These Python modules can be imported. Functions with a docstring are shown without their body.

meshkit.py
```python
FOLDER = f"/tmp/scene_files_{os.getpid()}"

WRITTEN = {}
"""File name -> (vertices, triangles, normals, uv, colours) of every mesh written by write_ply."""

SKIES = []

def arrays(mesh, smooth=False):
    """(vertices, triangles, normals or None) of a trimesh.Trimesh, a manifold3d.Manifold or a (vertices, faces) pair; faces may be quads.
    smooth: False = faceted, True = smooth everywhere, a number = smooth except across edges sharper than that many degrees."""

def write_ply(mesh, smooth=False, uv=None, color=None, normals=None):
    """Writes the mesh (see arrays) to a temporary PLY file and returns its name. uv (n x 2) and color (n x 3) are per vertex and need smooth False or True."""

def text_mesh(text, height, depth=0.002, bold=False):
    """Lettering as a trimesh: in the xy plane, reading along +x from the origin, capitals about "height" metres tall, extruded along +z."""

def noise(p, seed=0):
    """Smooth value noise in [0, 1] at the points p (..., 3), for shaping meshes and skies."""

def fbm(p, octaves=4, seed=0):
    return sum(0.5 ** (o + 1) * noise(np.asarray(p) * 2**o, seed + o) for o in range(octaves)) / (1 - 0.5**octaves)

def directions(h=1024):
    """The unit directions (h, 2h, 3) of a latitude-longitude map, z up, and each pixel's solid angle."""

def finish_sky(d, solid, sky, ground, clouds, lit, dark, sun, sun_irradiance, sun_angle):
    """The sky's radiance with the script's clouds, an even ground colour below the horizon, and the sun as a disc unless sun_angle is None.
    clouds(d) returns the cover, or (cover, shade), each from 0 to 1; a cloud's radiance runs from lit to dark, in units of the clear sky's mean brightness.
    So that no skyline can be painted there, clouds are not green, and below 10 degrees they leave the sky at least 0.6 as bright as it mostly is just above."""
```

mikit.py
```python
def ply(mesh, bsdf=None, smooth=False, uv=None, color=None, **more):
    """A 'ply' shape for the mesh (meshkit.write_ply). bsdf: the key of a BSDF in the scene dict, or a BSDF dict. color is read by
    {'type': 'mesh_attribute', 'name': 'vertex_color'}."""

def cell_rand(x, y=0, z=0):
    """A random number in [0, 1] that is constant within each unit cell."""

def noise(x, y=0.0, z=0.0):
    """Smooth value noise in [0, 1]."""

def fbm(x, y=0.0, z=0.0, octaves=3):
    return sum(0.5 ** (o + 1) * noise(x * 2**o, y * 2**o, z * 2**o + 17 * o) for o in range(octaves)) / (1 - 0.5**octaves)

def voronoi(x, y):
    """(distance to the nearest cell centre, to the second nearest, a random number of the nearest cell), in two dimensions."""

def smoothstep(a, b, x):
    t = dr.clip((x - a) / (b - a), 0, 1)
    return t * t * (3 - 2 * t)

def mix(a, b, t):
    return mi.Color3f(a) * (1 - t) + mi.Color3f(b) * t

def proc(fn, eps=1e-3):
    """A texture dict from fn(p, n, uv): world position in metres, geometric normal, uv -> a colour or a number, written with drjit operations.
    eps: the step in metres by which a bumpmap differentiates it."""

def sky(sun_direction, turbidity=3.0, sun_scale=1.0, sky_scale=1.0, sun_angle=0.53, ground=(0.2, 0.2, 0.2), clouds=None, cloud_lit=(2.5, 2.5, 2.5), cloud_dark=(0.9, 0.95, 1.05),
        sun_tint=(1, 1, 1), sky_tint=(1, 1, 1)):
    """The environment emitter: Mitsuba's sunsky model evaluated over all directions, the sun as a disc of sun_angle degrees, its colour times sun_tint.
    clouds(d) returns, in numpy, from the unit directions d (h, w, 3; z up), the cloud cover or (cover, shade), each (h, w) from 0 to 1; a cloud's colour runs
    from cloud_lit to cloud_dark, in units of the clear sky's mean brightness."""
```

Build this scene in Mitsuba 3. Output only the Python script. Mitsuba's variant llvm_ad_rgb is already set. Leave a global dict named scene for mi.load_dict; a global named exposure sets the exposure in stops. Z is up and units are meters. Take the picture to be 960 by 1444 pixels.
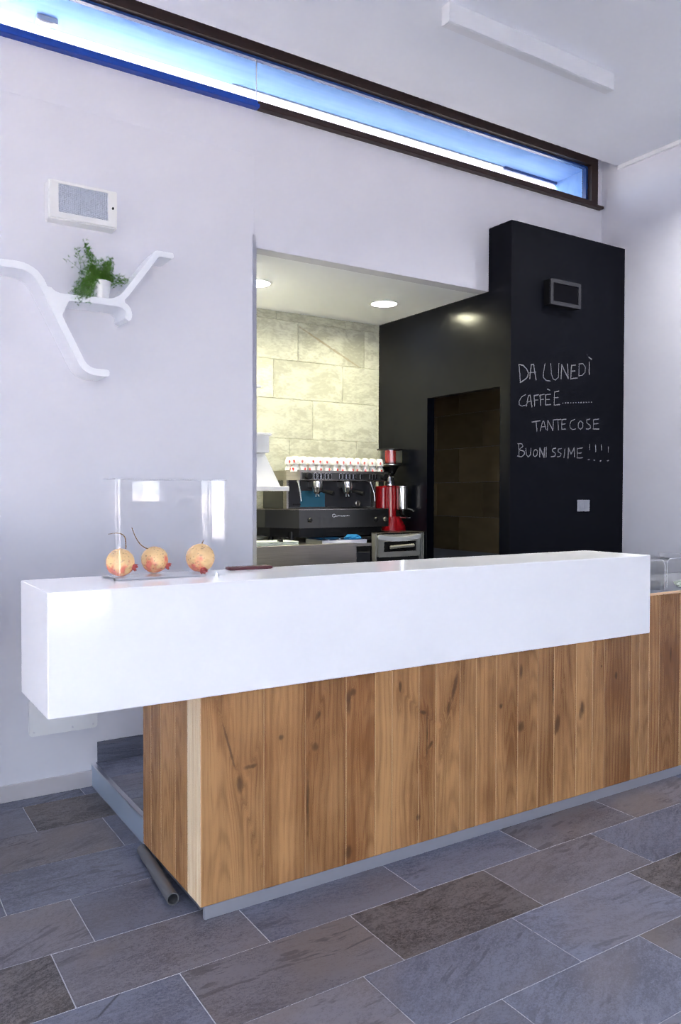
import math, random
import numpy as np, trimesh, drjit as dr, mitsuba as mi, mikit, meshkit
import manifold3d as m3
from shapely.geometry import Polygon, LineString, Point, box as sbox
from mikit import noise, fbm, cell_rand, smoothstep, mix, proc
T = mi.ScalarTransform4f
scene, labels = {}, {}

# ------------------------------------------------------------------ camera, sky, exposure
YAW, PITCH, ROLL = math.radians(32.553), math.radians(-1.233), math.radians(0.1145)
EYE = np.array([0.0, 0.0, 1.5])
_f = np.array([math.sin(YAW) * math.cos(PITCH), math.cos(YAW) * math.cos(PITCH), math.sin(PITCH)])
_r = np.cross(_f, [0, 0, 1]); _r /= np.linalg.norm(_r)
_u = np.cross(_r, _f)
_u = _u * math.cos(ROLL) - _r * math.sin(ROLL)
scene['camera'] = {'type': 'perspective', 'fov_axis': 'x', 'fov': 2 * math.degrees(math.atan(480 / 1115.4)), 'near_clip': 0.05, 'far_clip': 500.0,
                   'to_world': T().look_at(origin=EYE.tolist(), target=(EYE + _f).tolist(), up=_u.tolist())}
SKY, SUN = 19.0, 25.0
scene['sky'] = mikit.sky((-0.25, 0.42, 0.87), turbidity=4.0, sun_scale=SUN, ground=(0.35, 0.35, 0.35), clouds=lambda d: 0.75 + 0.0 * d[..., 2],
                         cloud_lit=(1.0, 1.0, 1.02), cloud_dark=(1.0, 1.0, 1.0), sky_scale=SKY, sun_tint=(0.93, 0.97, 1.06), sky_tint=(0.96, 0.99, 1.04))
exposure = 1.0
LAMP = 145.0

# ------------------------------------------------------------------ helpers
def numbered(key):
    if key not in scene and key not in labels and not any(k.startswith(key + '__') for k in scene):
        return key
    n = 1
    while True:
        k = f'{key}_{n:03d}'
        if k not in scene and k not in labels and not any(q.startswith(k + '__') for q in scene):
            return k
        n += 1

def add(name, mesh, bsdf, parent=None, smooth=False, uv=None, label=None, cat=None, group=None, kind=None, **more):
    key = numbered(f'{parent}__{name}' if parent else name)
    scene[key] = mikit.ply(mesh, bsdf, smooth=smooth, uv=uv, **more)
    tag(key, label, cat, group, kind)
    return key

def tag(key, label=None, cat=None, group=None, kind=None):
    d = {k: v for k, v in (('label', label), ('category', cat), ('group', group), ('kind', kind)) if v}
    if d: labels[key] = d

def thing(name, label, cat, group=None):
    key = numbered(name)
    tag(key, label, cat, group)
    return key

def box(x0, x1, y0, y1, z0, z1, b=0.0):
    if b <= 0:
        m = trimesh.creation.box(extents=(x1 - x0, y1 - y0, z1 - z0))
        m.apply_translation(((x0 + x1) / 2, (y0 + y1) / 2, (z0 + z1) / 2))
        return m
    P = []
    for sx in (0, 1):
        for sy in (0, 1):
            for sz in (0, 1):
                c = [(x0, x1)[sx], (y0, y1)[sy], (z0, z1)[sz]]
                s = [(1, -1)[sx], (1, -1)[sy], (1, -1)[sz]]
                for k in range(3):
                    P.append([c[j] + (s[j] * b if j != k else 0) for j in range(3)])
    return trimesh.convex.convex_hull(np.array(P))

def cat_(*ms):
    return trimesh.util.concatenate([m for m in ms])

def tube(pts, r, seg=10, caps=True):
    pts = np.asarray(pts, float)
    rr = np.broadcast_to(np.asarray(r, float), (len(pts),))
    t = np.gradient(pts, axis=0)
    t /= np.linalg.norm(t, axis=1, keepdims=True)
    ref = np.array([0, 0, 1.0]) if abs(t[0][2]) < 0.9 else np.array([1.0, 0, 0])
    V = []
    n = np.cross(t[0], ref); n /= np.linalg.norm(n)
    for i, p in enumerate(pts):
        n = n - t[i] * (n @ t[i]); n /= np.linalg.norm(n)
        b = np.cross(t[i], n)
        a = np.arange(seg) * 2 * np.pi / seg
        V.append(p + rr[i] * (np.cos(a)[:, None] * n + np.sin(a)[:, None] * b))
    V = np.vstack(V); F = []
    for i in range(len(pts) - 1):
        for k in range(seg):
            a, b2, c, d = i * seg + k, i * seg + (k + 1) % seg, (i + 1) * seg + (k + 1) % seg, (i + 1) * seg + k
            F += [[a, b2, c], [a, c, d]]
    if caps:
        V = np.vstack([V, pts[0], pts[-1]]); n0 = len(pts) * seg
        for k in range(seg):
            F += [[n0, (k + 1) % seg, k], [n0 + 1, n0 - seg + k, n0 - seg + (k + 1) % seg]]
    return trimesh.Trimesh(V, F, process=False)

def lathe(profile, at=(0, 0, 0), seg=24):
    m = trimesh.creation.revolve(np.asarray(profile, float), sections=seg)
    m.apply_translation(at)
    return m

def extrude_y(poly, y0, y1):
    """shapely polygon in (x, z), extruded from y0 to y1"""
    m = cat_(*[trimesh.creation.extrude_polygon(g, y1 - y0, engine='earcut') for g in getattr(poly, 'geoms', [poly])])
    v = m.vertices.copy()
    m.vertices = np.stack([v[:, 0], y1 - v[:, 2], v[:, 1]], 1)
    return m

def extrude_z(poly, z0, z1):
    m = trimesh.creation.extrude_polygon(poly, z1 - z0, engine='earcut')
    m.apply_translation((0, 0, z0))
    return m

def rot(m, axis, deg, at=(0, 0, 0)):
    m.apply_transform(trimesh.transformations.rotation_matrix(math.radians(deg), axis, at)); return m

def cut(a, b):
    return trimesh.boolean.difference([a, b], engine='manifold')

def plank(name, parent, x0, x1, y0, y1, z0, z1, ua, va, ident, bsdf, b=0.0022, **k):
    """a bevelled piece whose uv runs in metres along the two axes; ident numbers the piece for its own grain"""
    m = box(x0, x1, y0, y1, z0, z1, b)
    v = np.asarray(m.vertices)
    lo = np.array([x0, y0, z0])
    uv = np.stack([v[:, ua] - lo[ua] + 10.0 * ident, v[:, va]], 1)
    return add(name, m, bsdf, parent, uv=uv, **k)

# ------------------------------------------------------------------ materials
def rgb(*c): return {'type': 'rgb', 'value': list(c)}
def principled(c, rough=0.5, metal=0.0, spec=0.5, **k):
    return {'type': 'principled', 'base_color': c if isinstance(c, dict) else rgb(*c), 'roughness': rough, 'metallic': metal, 'specular': spec, **k}
def mat(name, d, two=True):
    scene[name] = {'type': 'twosided', 'bsdf': d} if two else d
    return name
def bumped(d, fn, scale, eps=1e-3):
    return {'type': 'bumpmap', 'arbitrary': proc(fn, eps), 'scale': scale, 'bsdf': d}

def f_plaster(p, n, uv):
    return mix((0.70, 0.70, 0.755), (0.67, 0.67, 0.725), fbm(p.x * 3.0, p.y * 3.0, p.z * 3.0))
def f_oak(p, n, uv):
    u, v = uv.x, uv.y
    i = dr.floor(u / 10.0)
    a = u - 10.0 * i
    r1, r2, r3 = cell_rand(i, 3, 1), cell_rand(i, 7, 2), cell_rand(i, 11, 5)
    # the boards' own knots push the grain aside: (x, z, half width, half height, slant)
    front = smoothstep(-0.5, -0.8, n.y)
    k, ring, push = mi.Float(0.0), mi.Float(0.0), mi.Float(0.0)
    for x, z, hw, hh, s in KNOTS:
        dx, dz = p.x - x - s * (p.z - z), p.z - z
        q = dr.square(dx / hw) + dr.square(dz / hh) + 1.3 * (fbm(p.x * 70.0, p.z * 28.0, x) - 0.5)
        k = dr.maximum(k, smoothstep(1.3, -0.2, q))
        e = dr.exp(-0.16 * (dr.square(dx / (hw + 0.008)) + dr.square(dz / (2.0 * hh + 0.02))))
        ring = dr.maximum(ring, e)
        push = push + e * 0.016 * dx / (dr.abs(dx) + 0.006)
    a2 = a - front * push
    warp = fbm(a2 * 6.0 + 31.0 * r1, v * 1.5 + 9.0 * r2, i) - 0.5
    # cathedral arches in some boards, straight grain in the others
    mid = 0.06 + 0.06 * r2
    arch = smoothstep(0.35, 0.55, r3)
    h = (dr.square((a2 - mid) / 0.05) * 0.24 + v * (0.9 + 0.5 * r1)) * 11.0
    w = mix_f(a2 * 70.0, h, arch * smoothstep(0.07, 0.02, dr.abs(a2 - mid))) + 6.0 * warp + 0.8 * fbm(a2 * 40.0, v * 9.0, i)
    rings = 0.5 + 0.5 * dr.sin(6.2832 * w * 0.5)
    rings = rings * rings
    fine = noise(a2 * 1100.0, v * 16.0, i * 3.0)
    streak = fbm(a2 * 60.0 + 2.0 * warp, v * 1.1 + 7.0 * r1, i * 5.0)
    broad = fbm(a2 * 11.0, v * 0.9 + 3.0 * r3, i)
    cloud = fbm(a2 * 9.0, v * 6.0, i + 50.0)
    t = 0.14 * rings + 0.20 * fine + 0.26 * streak + 0.42 * broad + 0.34 * cloud - 0.22 + 0.34 * (r1 - 0.5) + 0.22 * front * ring
    c = mix((0.46, 0.245, 0.098), (0.165, 0.066, 0.021), smoothstep(0.06, 0.88, t))
    c = c * (0.88 + 0.24 * r2)
    c = mix(c, (0.62, 0.40, 0.20), smoothstep(0.0042, 0.0016, a) * (0.25 + 0.5 * r2))  # bevel highlight painted pale along each board's left edge
    return mix(c, (0.060, 0.026, 0.011), front * k * 0.84)
def mix_f(x, y, t):
    return x * (1.0 - t) + y * t
KNOTS = [(1.262, 0.515, 0.030, 0.010, 0.4), (1.215, 0.46, 0.016, 0.04, -0.05), (1.175, 0.60, 0.006, 0.11, -0.28), (1.385, 0.60, 0.012, 0.012, 0.0),
         (1.685, 0.70, 0.014, 0.06, 0.0), (1.700, 0.725, 0.022, 0.018, 0.3), (1.545, 0.66, 0.012, 0.02, 0.3), (1.53, 0.54, 0.016, 0.02, 0.0), (1.685, 0.10, 0.02, 0.03, 0.0),
         (1.935, 0.72, 0.008, 0.025, 0.0), (2.225, 0.675, 0.014, 0.075, 0.25), (2.195, 0.595, 0.012, 0.05, 0.2), (2.055, 0.595, 0.018, 0.012, -1.1), (2.075, 0.50, 0.006, 0.12, 0.0), (2.09, 0.45, 0.014, 0.018, 0.6),
         (2.495, 0.56, 0.014, 0.014, 0.0), (2.83, 0.60, 0.007, 0.09, 0.0), (2.86, 0.42, 0.02, 0.05, 0.2), (3.03, 0.46, 0.022, 0.05, 0.2), (2.62, 0.70, 0.012, 0.04, 0.0), (3.17, 0.66, 0.006, 0.008, 0.0),
         (1.50, 0.33, 0.008, 0.16, 0.0), (2.03, 0.16, 0.012, 0.015, 0.0), (2.62, 0.45, 0.025, 0.03, 0.0), (3.28, 0.60, 0.012, 0.02, 0.0), (3.72, 0.66, 0.010, 0.05, 0.0)]
def f_lit_oak_paint(p, n, uv):  # oak with the bright strip of light put into its colour
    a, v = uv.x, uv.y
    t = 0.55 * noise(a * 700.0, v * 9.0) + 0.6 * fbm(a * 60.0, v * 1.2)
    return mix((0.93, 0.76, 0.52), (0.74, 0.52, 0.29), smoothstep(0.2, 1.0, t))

def slate(p, uv, light, dark, brown, amount):
    i = dr.floor(uv.x / 10.0)
    a, b = uv.x - 10.0 * i, uv.y
    r = cell_rand(i, 5, 2)
    s = 0.9 * (r - 0.3)
    x, y = a + s * b, b - s * a
    warp = fbm(x * 3.0, y * 3.0, i * 1.7)
    big = fbm(x * 3.5 + warp * 2.0, y * 6.0 + warp, i * 2.3, octaves=4)
    lay = fbm(x * 16.0 + 3.0 * warp, y * 60.0 + 5.0 * warp, i * 1.1, octaves=4)
    fleck = fbm(x * 110.0, y * 190.0, i, octaves=2)
    grit = noise(x * 520.0, y * 520.0, i)
    t = smoothstep(0.34, 0.66, 0.40 * big + 0.24 * lay + 0.24 * fleck + 0.17 * grit)
    c = mix(dark, light, t)
    c = mix(c, brown, amount * smoothstep(0.45, 0.75, fbm(x * 2.5 + 5.0, y * 3.5, i * 3.1)))
    seamy = smoothstep(0.60, 0.72, fbm(x * 10.0 + 2.0 * warp, y * 52.0 + 7.0 * warp, i + 40.0, octaves=4)) * smoothstep(0.40, 0.62, fbm(x * 2.2, y * 4.0, i + 7.0))
    c = mix(c, mi.Color3f(dark) * 0.6, 0.55 * seamy)
    return c * (0.84 + 0.32 * cell_rand(i, 9, 4))
def f_slate(p, n, uv):
    c = slate(p, uv, (0.152, 0.168, 0.226), (0.076, 0.086, 0.126), (0.155, 0.138, 0.142), 0.40)
    # a thin dark line running from the counter's corner
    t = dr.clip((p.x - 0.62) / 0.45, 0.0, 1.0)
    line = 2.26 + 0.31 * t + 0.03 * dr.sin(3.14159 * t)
    dark_line = smoothstep(0.010, 0.0, dr.abs(p.y - line)) * smoothstep(0.58, 0.64, p.x) * smoothstep(1.08, 1.05, p.x)
    return c * (1.0 - 0.65 * dark_line)
def f_slate_dark(p, n, uv):
    return slate(p, uv, (0.110, 0.102, 0.108), (0.020, 0.019, 0.022), (0.12, 0.10, 0.088), 0.25)
def f_slate_brown(p, n, uv):
    return slate(p, uv, (0.158, 0.155, 0.182), (0.085, 0.082, 0.100), (0.155, 0.132, 0.125), 0.7)
def f_slate_h(p, n, uv):
    i = dr.floor(uv.x / 10.0)
    a, b = uv.x - 10.0 * i, uv.y
    w = fbm(a * 3.0, b * 3.0, i * 1.7)
    return 0.7 * fbm(a * 12.0 + 3.0 * w, b * 40.0 + 5.0 * w, i * 1.1) + 0.3 * fbm(a * 90.0, b * 130.0, i)
def f_nichetile(p, n, uv):
    i = dr.floor(uv.x / 10.0)
    a, b = uv.x - 10.0 * i, uv.y
    w = fbm(a * 4.0, b * 4.0, i * 2.7)
    t = 0.6 * fbm(a * 7.0 + 3 * w, b * 15.0 + 4 * w, i * 1.3, octaves=4) + 0.4 * fbm(a * 40.0, b * 90.0 + 9 * w, i, octaves=3)
    c = mix((0.42, 0.42, 0.345), (0.58, 0.585, 0.50), smoothstep(0.33, 0.66, t))
    # a thin shadow line painted brown across the tiles
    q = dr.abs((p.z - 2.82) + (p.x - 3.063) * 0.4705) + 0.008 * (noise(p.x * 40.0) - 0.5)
    shadow_line = smoothstep(0.014, 0.002, q) * smoothstep(3.05, 3.09, p.x) * smoothstep(3.66, 3.62, p.x)
    c = mix(c, (0.30, 0.22, 0.12), 0.55 * shadow_line)
    return c * (0.88 + 0.2 * cell_rand(i, 2, 8))
def f_brown(p, n, uv):
    i = dr.floor(uv.x / 10.0)
    a, b = uv.x - 10.0 * i, uv.y
    t = fbm(a * 7.0, b * 14.0, i * 1.3, octaves=4)
    return mix((0.26, 0.20, 0.11), (0.40, 0.32, 0.19), t) * (0.8 + 0.4 * cell_rand(i, 2, 8))
def f_black(p, n, uv):
    t = fbm(p.x * 2.2, p.y * 2.2, p.z * 1.4, octaves=4)
    return mix((0.0016, 0.0021, 0.0046), (0.0032, 0.0039, 0.0074), t)
def f_black_h(p, n, uv):
    return fbm(p.x * 30.0, p.y * 30.0, p.z * 30.0)
def f_steel(p, n, uv):
    return mix((0.36, 0.335, 0.30), (0.46, 0.43, 0.39), noise(p.x * 6.0, p.y * 6.0, p.z * 260.0))
def f_reveal(p, n, uv):
    return mix((0.16, 0.32, 0.67), (0.24, 0.43, 0.77), fbm(p.x * 1.6, p.y * 26.0, p.z * 9.0, octaves=4))
def f_pom(p, n, uv):
    t = fbm(p.x * 45.0, p.y * 45.0, p.z * 30.0)
    c = mix((0.92, 0.60, 0.27), (0.80, 0.22, 0.13), smoothstep(0.40, 0.72, t + 0.9 * (1.245 - p.z) * 6.0))
    spots = smoothstep(0.72, 0.78, noise(p.x * 170.0, p.y * 170.0, p.z * 170.0))
    return mix(c, (0.30, 0.13, 0.06), 0.45 * spots)
def f_leaf(p, n, uv):
    return mix((0.028, 0.095, 0.014), (0.115, 0.24, 0.05), noise(p.x * 40.0, p.y * 40.0, p.z * 40.0))
def f_grille(p, n, uv):
    a, b = p.x / 0.0052, p.z / 0.0052
    d = dr.sqrt(dr.square(a - dr.floor(a) - 0.5) + dr.square(b - dr.floor(b) - 0.5))
    return mix((0.09, 0.11, 0.15), (0.56, 0.60, 0.68), smoothstep(0.26, 0.40, d))

mat('plaster', {'type': 'diffuse', 'reflectance': proc(f_plaster)})
mat('ceiling_white', {'type': 'diffuse', 'reflectance': rgb(0.87, 0.89, 0.93)})
mat('oak', principled(proc(f_oak), 0.42, spec=0.4))
mat('lit_oak_paint', principled(proc(f_lit_oak_paint), 0.42, spec=0.4))
for nm, fn in (('slate', f_slate), ('slate_dark', f_slate_dark), ('slate_brown', f_slate_brown)):
    mat(nm, bumped(principled(proc(fn), 0.45, spec=0.45), f_slate_h, 0.0016, 2e-3))
mat('grout', {'type': 'diffuse', 'reflectance': rgb(0.44, 0.45, 0.49)})
mat('niche_tile', principled(proc(f_nichetile), 0.55, spec=0.3))
mat('niche_grout', {'type': 'diffuse', 'reflectance': rgb(0.66, 0.65, 0.52)})
mat('brown_tile', principled(proc(f_brown), 0.5, spec=0.3))
mat('black_paint', bumped(principled(proc(f_black), 0.225, spec=0.15), f_black_h, 0.0008, 4e-3))
mat('chalkboard', principled(proc(f_black), 0.6, spec=0.07))
mat('gloss_white', principled((0.965, 0.955, 0.94), 0.06, spec=0.5))
mat('satin_white', principled((0.82, 0.82, 0.83), 0.35))
mat('shelf_white', principled((0.86, 0.87, 0.89), 0.3))
mat('cup_white', principled((0.88, 0.87, 0.83), 0.12))
mat('steel', principled(proc(f_steel), 0.28, 1.0))
mat('dark_steel', principled((0.10, 0.102, 0.10), 0.25, 0.85))
mat('reflection_blue', principled((0.03, 0.13, 0.19), 0.3, 0.7))
mat('bright_steel', principled((0.62, 0.60, 0.52), 0.35, 0.5))
mat('chrome', principled((0.80, 0.80, 0.80), 0.06, 1.0))
mat('aluminium', principled((0.70, 0.70, 0.74), 0.22, 1.0))
mat('black_plastic', principled((0.008, 0.008, 0.009), 0.35, spec=0.3))
mat('charcoal', principled((0.022, 0.023, 0.028), 0.5, spec=0.25))
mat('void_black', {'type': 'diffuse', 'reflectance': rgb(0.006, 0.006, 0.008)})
mat('red_gloss', principled((0.27, 0.005, 0.009), 0.12, spec=0.6))
mat('red_label', principled((0.75, 0.03, 0.02), 0.3))
mat('dark_red', principled((0.06, 0.006, 0.012), 0.35))
mat('frame_brown', principled((0.018, 0.009, 0.008), 0.45, spec=0.25))
mat('rail_blue', principled((0.003, 0.035, 0.25), 0.35, spec=0.25))
mat('gasket_blue', principled((0.01, 0.04, 0.16), 0.3))
mat('reveal', {'type': 'diffuse', 'reflectance': proc(f_reveal)})
mat('plinth_grey', principled((0.34, 0.35, 0.39), 0.35, 0.4))
mat('pipe_grey', principled((0.085, 0.09, 0.10), 0.35))
mat('riser', principled((0.44, 0.53, 0.63), 0.4))
mat('board_tile', principled((0.50, 0.48, 0.50), 0.3))
mat('socket_grey', principled((0.24, 0.25, 0.29), 0.4))
mat('chalk', {'type': 'diffuse', 'reflectance': rgb(0.165, 0.165, 0.18)})
mat('pomegranate_skin', principled(proc(f_pom), 0.35))
mat('stem_brown', {'type': 'diffuse', 'reflectance': rgb(0.20, 0.12, 0.06)})
mat('calyx', {'type': 'diffuse', 'reflectance': rgb(0.42, 0.08, 0.07)})
mat('leaf', {'type': 'diffuse', 'reflectance': proc(f_leaf)})
mat('soil', {'type': 'diffuse', 'reflectance': rgb(0.03, 0.02, 0.015)})
mat('grille', principled(proc(f_grille), 0.4))
mat('cream', principled((0.80, 0.795, 0.77), 0.35))
mat('paper', {'type': 'diffuse', 'reflectance': rgb(0.72, 0.78, 0.66)})
mat('cloth_blue', {'type': 'diffuse', 'reflectance': rgb(0.03, 0.19, 0.42)})
mat('pale_wood', principled((0.74, 0.50, 0.29), 0.4))
mat('lane_paving', {'type': 'diffuse', 'reflectance': rgb(0.15, 0.155, 0.17)})
mat('bitumen', {'type': 'diffuse', 'reflectance': rgb(0.11, 0.11, 0.12)})
mat('street', {'type': 'diffuse', 'reflectance': rgb(0.55, 0.55, 0.56)})
mat('glass', {'type': 'dielectric', 'int_ior': 1.36, 'ext_ior': 1.0}, False)
mat('pane', {'type': 'thindielectric', 'int_ior': 1.5, 'ext_ior': 1.0}, False)
mat('acrylic', {'type': 'dielectric', 'int_ior': 1.49, 'ext_ior': 1.0}, False)

# ------------------------------------------------------------------ the room: sizes in metres
YL, YU, YF, YB = 4.10, 4.109, 3.89, 5.42          # lining, upper wall, chalkboard front, niche tiles
XE, XB, XR = 2.03, 3.84, 5.01                     # lining's end, black side wall, right wall
ZN, ZC, ZS, ZW = 2.915, 3.985, 4.09, 3.697        # niche ceiling, ceiling, strip above the window, window sill
RX0, RY0 = -4.0, -3.5
S = 'structure'
rng = random.Random(7)

# floor: grout slab with stone tiles as parts
add('floor', box(RX0 - 0.1, XR + 0.1, RY0 - 0.1, 6.7, -0.10, -0.0012), 'grout', kind=S, label='grey stone tile floor with pale joints', cat='floor')
rows = [-3.5, -3.18, -2.86, -2.54, -2.22, -1.90, -1.58, -1.26, -0.94, -0.62, -0.30, 0.02, 0.34, 0.66, 0.98, 1.38, 1.70, 2.012, 2.335, 2.655, 2.985, 3.32, 3.665, 3.99, 4.10]
seam = {1.38: 1.02, 1.70: 1.372, 2.012: 0.895, 2.335: 0.578, 2.655: 0.72, 2.985: 0.50, 3.32: 1.03, 3.665: 0.742, 3.99: 0.40}
kinds = {(2.012, 1.53): 'slate_dark', (1.70, 2.65): 'slate_dark', (3.665, 0.74): 'slate_dark', (2.335, 0.58): 'slate_brown', (2.012, 0.9): 'slate_brown', (2.335, 2.48): 'slate_brown', (1.70, 0.74): 'slate_brown',
         (2.335, -0.06): 'slate_dark', (2.012, 2.17): 'slate_brown', (1.38, 2.30): 'slate_brown', (3.32, 0.4): 'slate_brown', (2.335, 3.12): 'slate_brown', (2.655, 0.08): 'slate_brown'}
ident = 0
for y0, y1 in zip(rows[:-1], rows[1:]):
    near = y0 >= 0.98
    x = seam.get(y0, rng.uniform(0, 0.64))
    x -= 0.638 * math.ceil((x + (0.8 if near else 3.9)) / 0.638) - (0.638 if near else 0.638)
    far = []
    while x < XR:
        a, b = x, min(x + 0.638, XR)
        x += 0.638
        if b < RX0: continue
        if y0 > 2.3 and a > 1.10 and y0 > 2.6: continue     # under the counter and the raised floor
        ident += 1
        if y0 > 2.5 and b > 1.10: b = 1.10
        kd = next((v for (ky, kx), v in kinds.items() if abs(ky - y0) < 0.01 and abs(kx - a) < 0.03), 'slate')
        j = rng.uniform(-0.0007, 0.0007)
        if near:
            plank('tile', 'floor', a + 0.0015, b - 0.0015, y0 + 0.0013, y1 - 0.0013, -0.02, j, 0, 1, ident, kd, 0.0012)
        else:
            m = box(a + 0.002, b - 0.002, y0 + 0.002, y1 - 0.002, -0.02, j)
            far.append((m, ident))
    if far:
        for m, i in far:
            v = np.asarray(m.vertices)
            add('tile', m, 'slate', 'floor', uv=np.stack([v[:, 0] - v[:, 0].min() + 10.0 * i, v[:, 1]], 1))

# left wall: a plaster lining that stops short of the ceiling, a metal trim on its end
add('wall_left', box(0.30, XE, YL, YU + 0.03, 0, 3.433, 0.002), 'plaster', kind=S, label='white plaster wall carrying the branch shelf', cat='wall')
add('metal_trim', cat_(box(XE - 0.012, XE + 0.006, YL - 0.004, YL + 0.03, 0.115, 2.98), box(XE + 0.001, XE + 0.012, YL - 0.004, YU + 0.035, 0.115, 2.98)), 'aluminium', 'wall_left', label='polished aluminium corner trim on the wall end')
add('wall_partition', box(0.18, 0.30, 2.92, YU + 0.03, 0, 1.35), 'plaster', kind=S)  # unseen low wall added to shade the oak end and the floor
add('wall_upper', cat_(box(0.18, XR, YU, YU + 0.10, ZN, ZW), box(4.955, XR, YU, YU + 0.12, ZW, ZS)), 'plaster', kind=S, label='white plaster wall above the niche and under the strip window', cat='wall')
add('wall_sill', box(0.18, XR + 0.3, YU + 0.101, 4.55, 3.03, ZW - 0.002), 'bitumen', kind=S)
add('wall_right', box(XR, XR + 0.2, RY0, 6.7, 0, 4.25), 'plaster', kind=S, label='white wall at the right end of the room', cat='wall')
# walls behind the camera with shop windows open to the street
wf = box(RX0, XR, RY0 - 0.25, RY0, 0, ZC)
for ox0, ox1, oz0, oz1 in ((-3.2, -1.35, -0.1, 3.55), (-1.25, 0.55, -0.1, 3.55), (0.65, 2.5, -0.1, 3.55), (3.0, 3.28, 1.42, 1.66), (3.86, 4.2, 0.95, 2.1)):  # last two small openings shaped to put glints in the vase
    wf = cut(wf, box(ox0, ox1, RY0 - 0.5, RY0 + 0.2, oz0, oz1))
add('wall_front', wf, 'plaster', kind=S)
add('wall_side', cat_(box(RX0 - 0.25, RX0, RY0, -2.6, 0, ZC), box(RX0 - 0.25, RX0, 3.0, 4.2, 0, 4.1), box(RX0 - 0.25, RX0, -2.6, 3.0, 2.1, 4.1), box(RX0 - 0.25, RX0, -2.6, 0.4, 0, 2.1)), 'plaster', kind=S)
add('wall_rear', cat_(box(RX0 - 0.25, 0.31, YL + 0.001, YL + 0.15, 0, 4.25), box(XR, XR + 0.2, YL, 4.6, 3.9, 4.25)), 'plaster', kind=S)
add('street_ground', box(-4.3, 60, -60, 60, -0.3, -0.12), 'street', kind=S)
add('side_lane', box(-60, -4.3, -60, 60, -0.3, -0.12), 'lane_paving', kind=S)
add('ceiling', box(RX0 - 0.25, XR + 0.2, RY0 - 0.25, 3.955, ZC, 4.25), 'ceiling_white', kind=S, label='white plaster ceiling with a raised strip along the window', cat='ceiling')
add('ceiling_strip', box(RX0 - 0.25, XR + 0.2, 3.955, YU + 0.10, ZS, 4.25), 'ceiling_white', kind=S)
add('trim_1', cat_(box(XR - 0.02, XR, RY0, 3.955, ZC - 0.028, ZC), box(XR - 0.012, XR, 3.955, YU, ZS - 0.02, ZS)), 'satin_white', kind=S)
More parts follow.
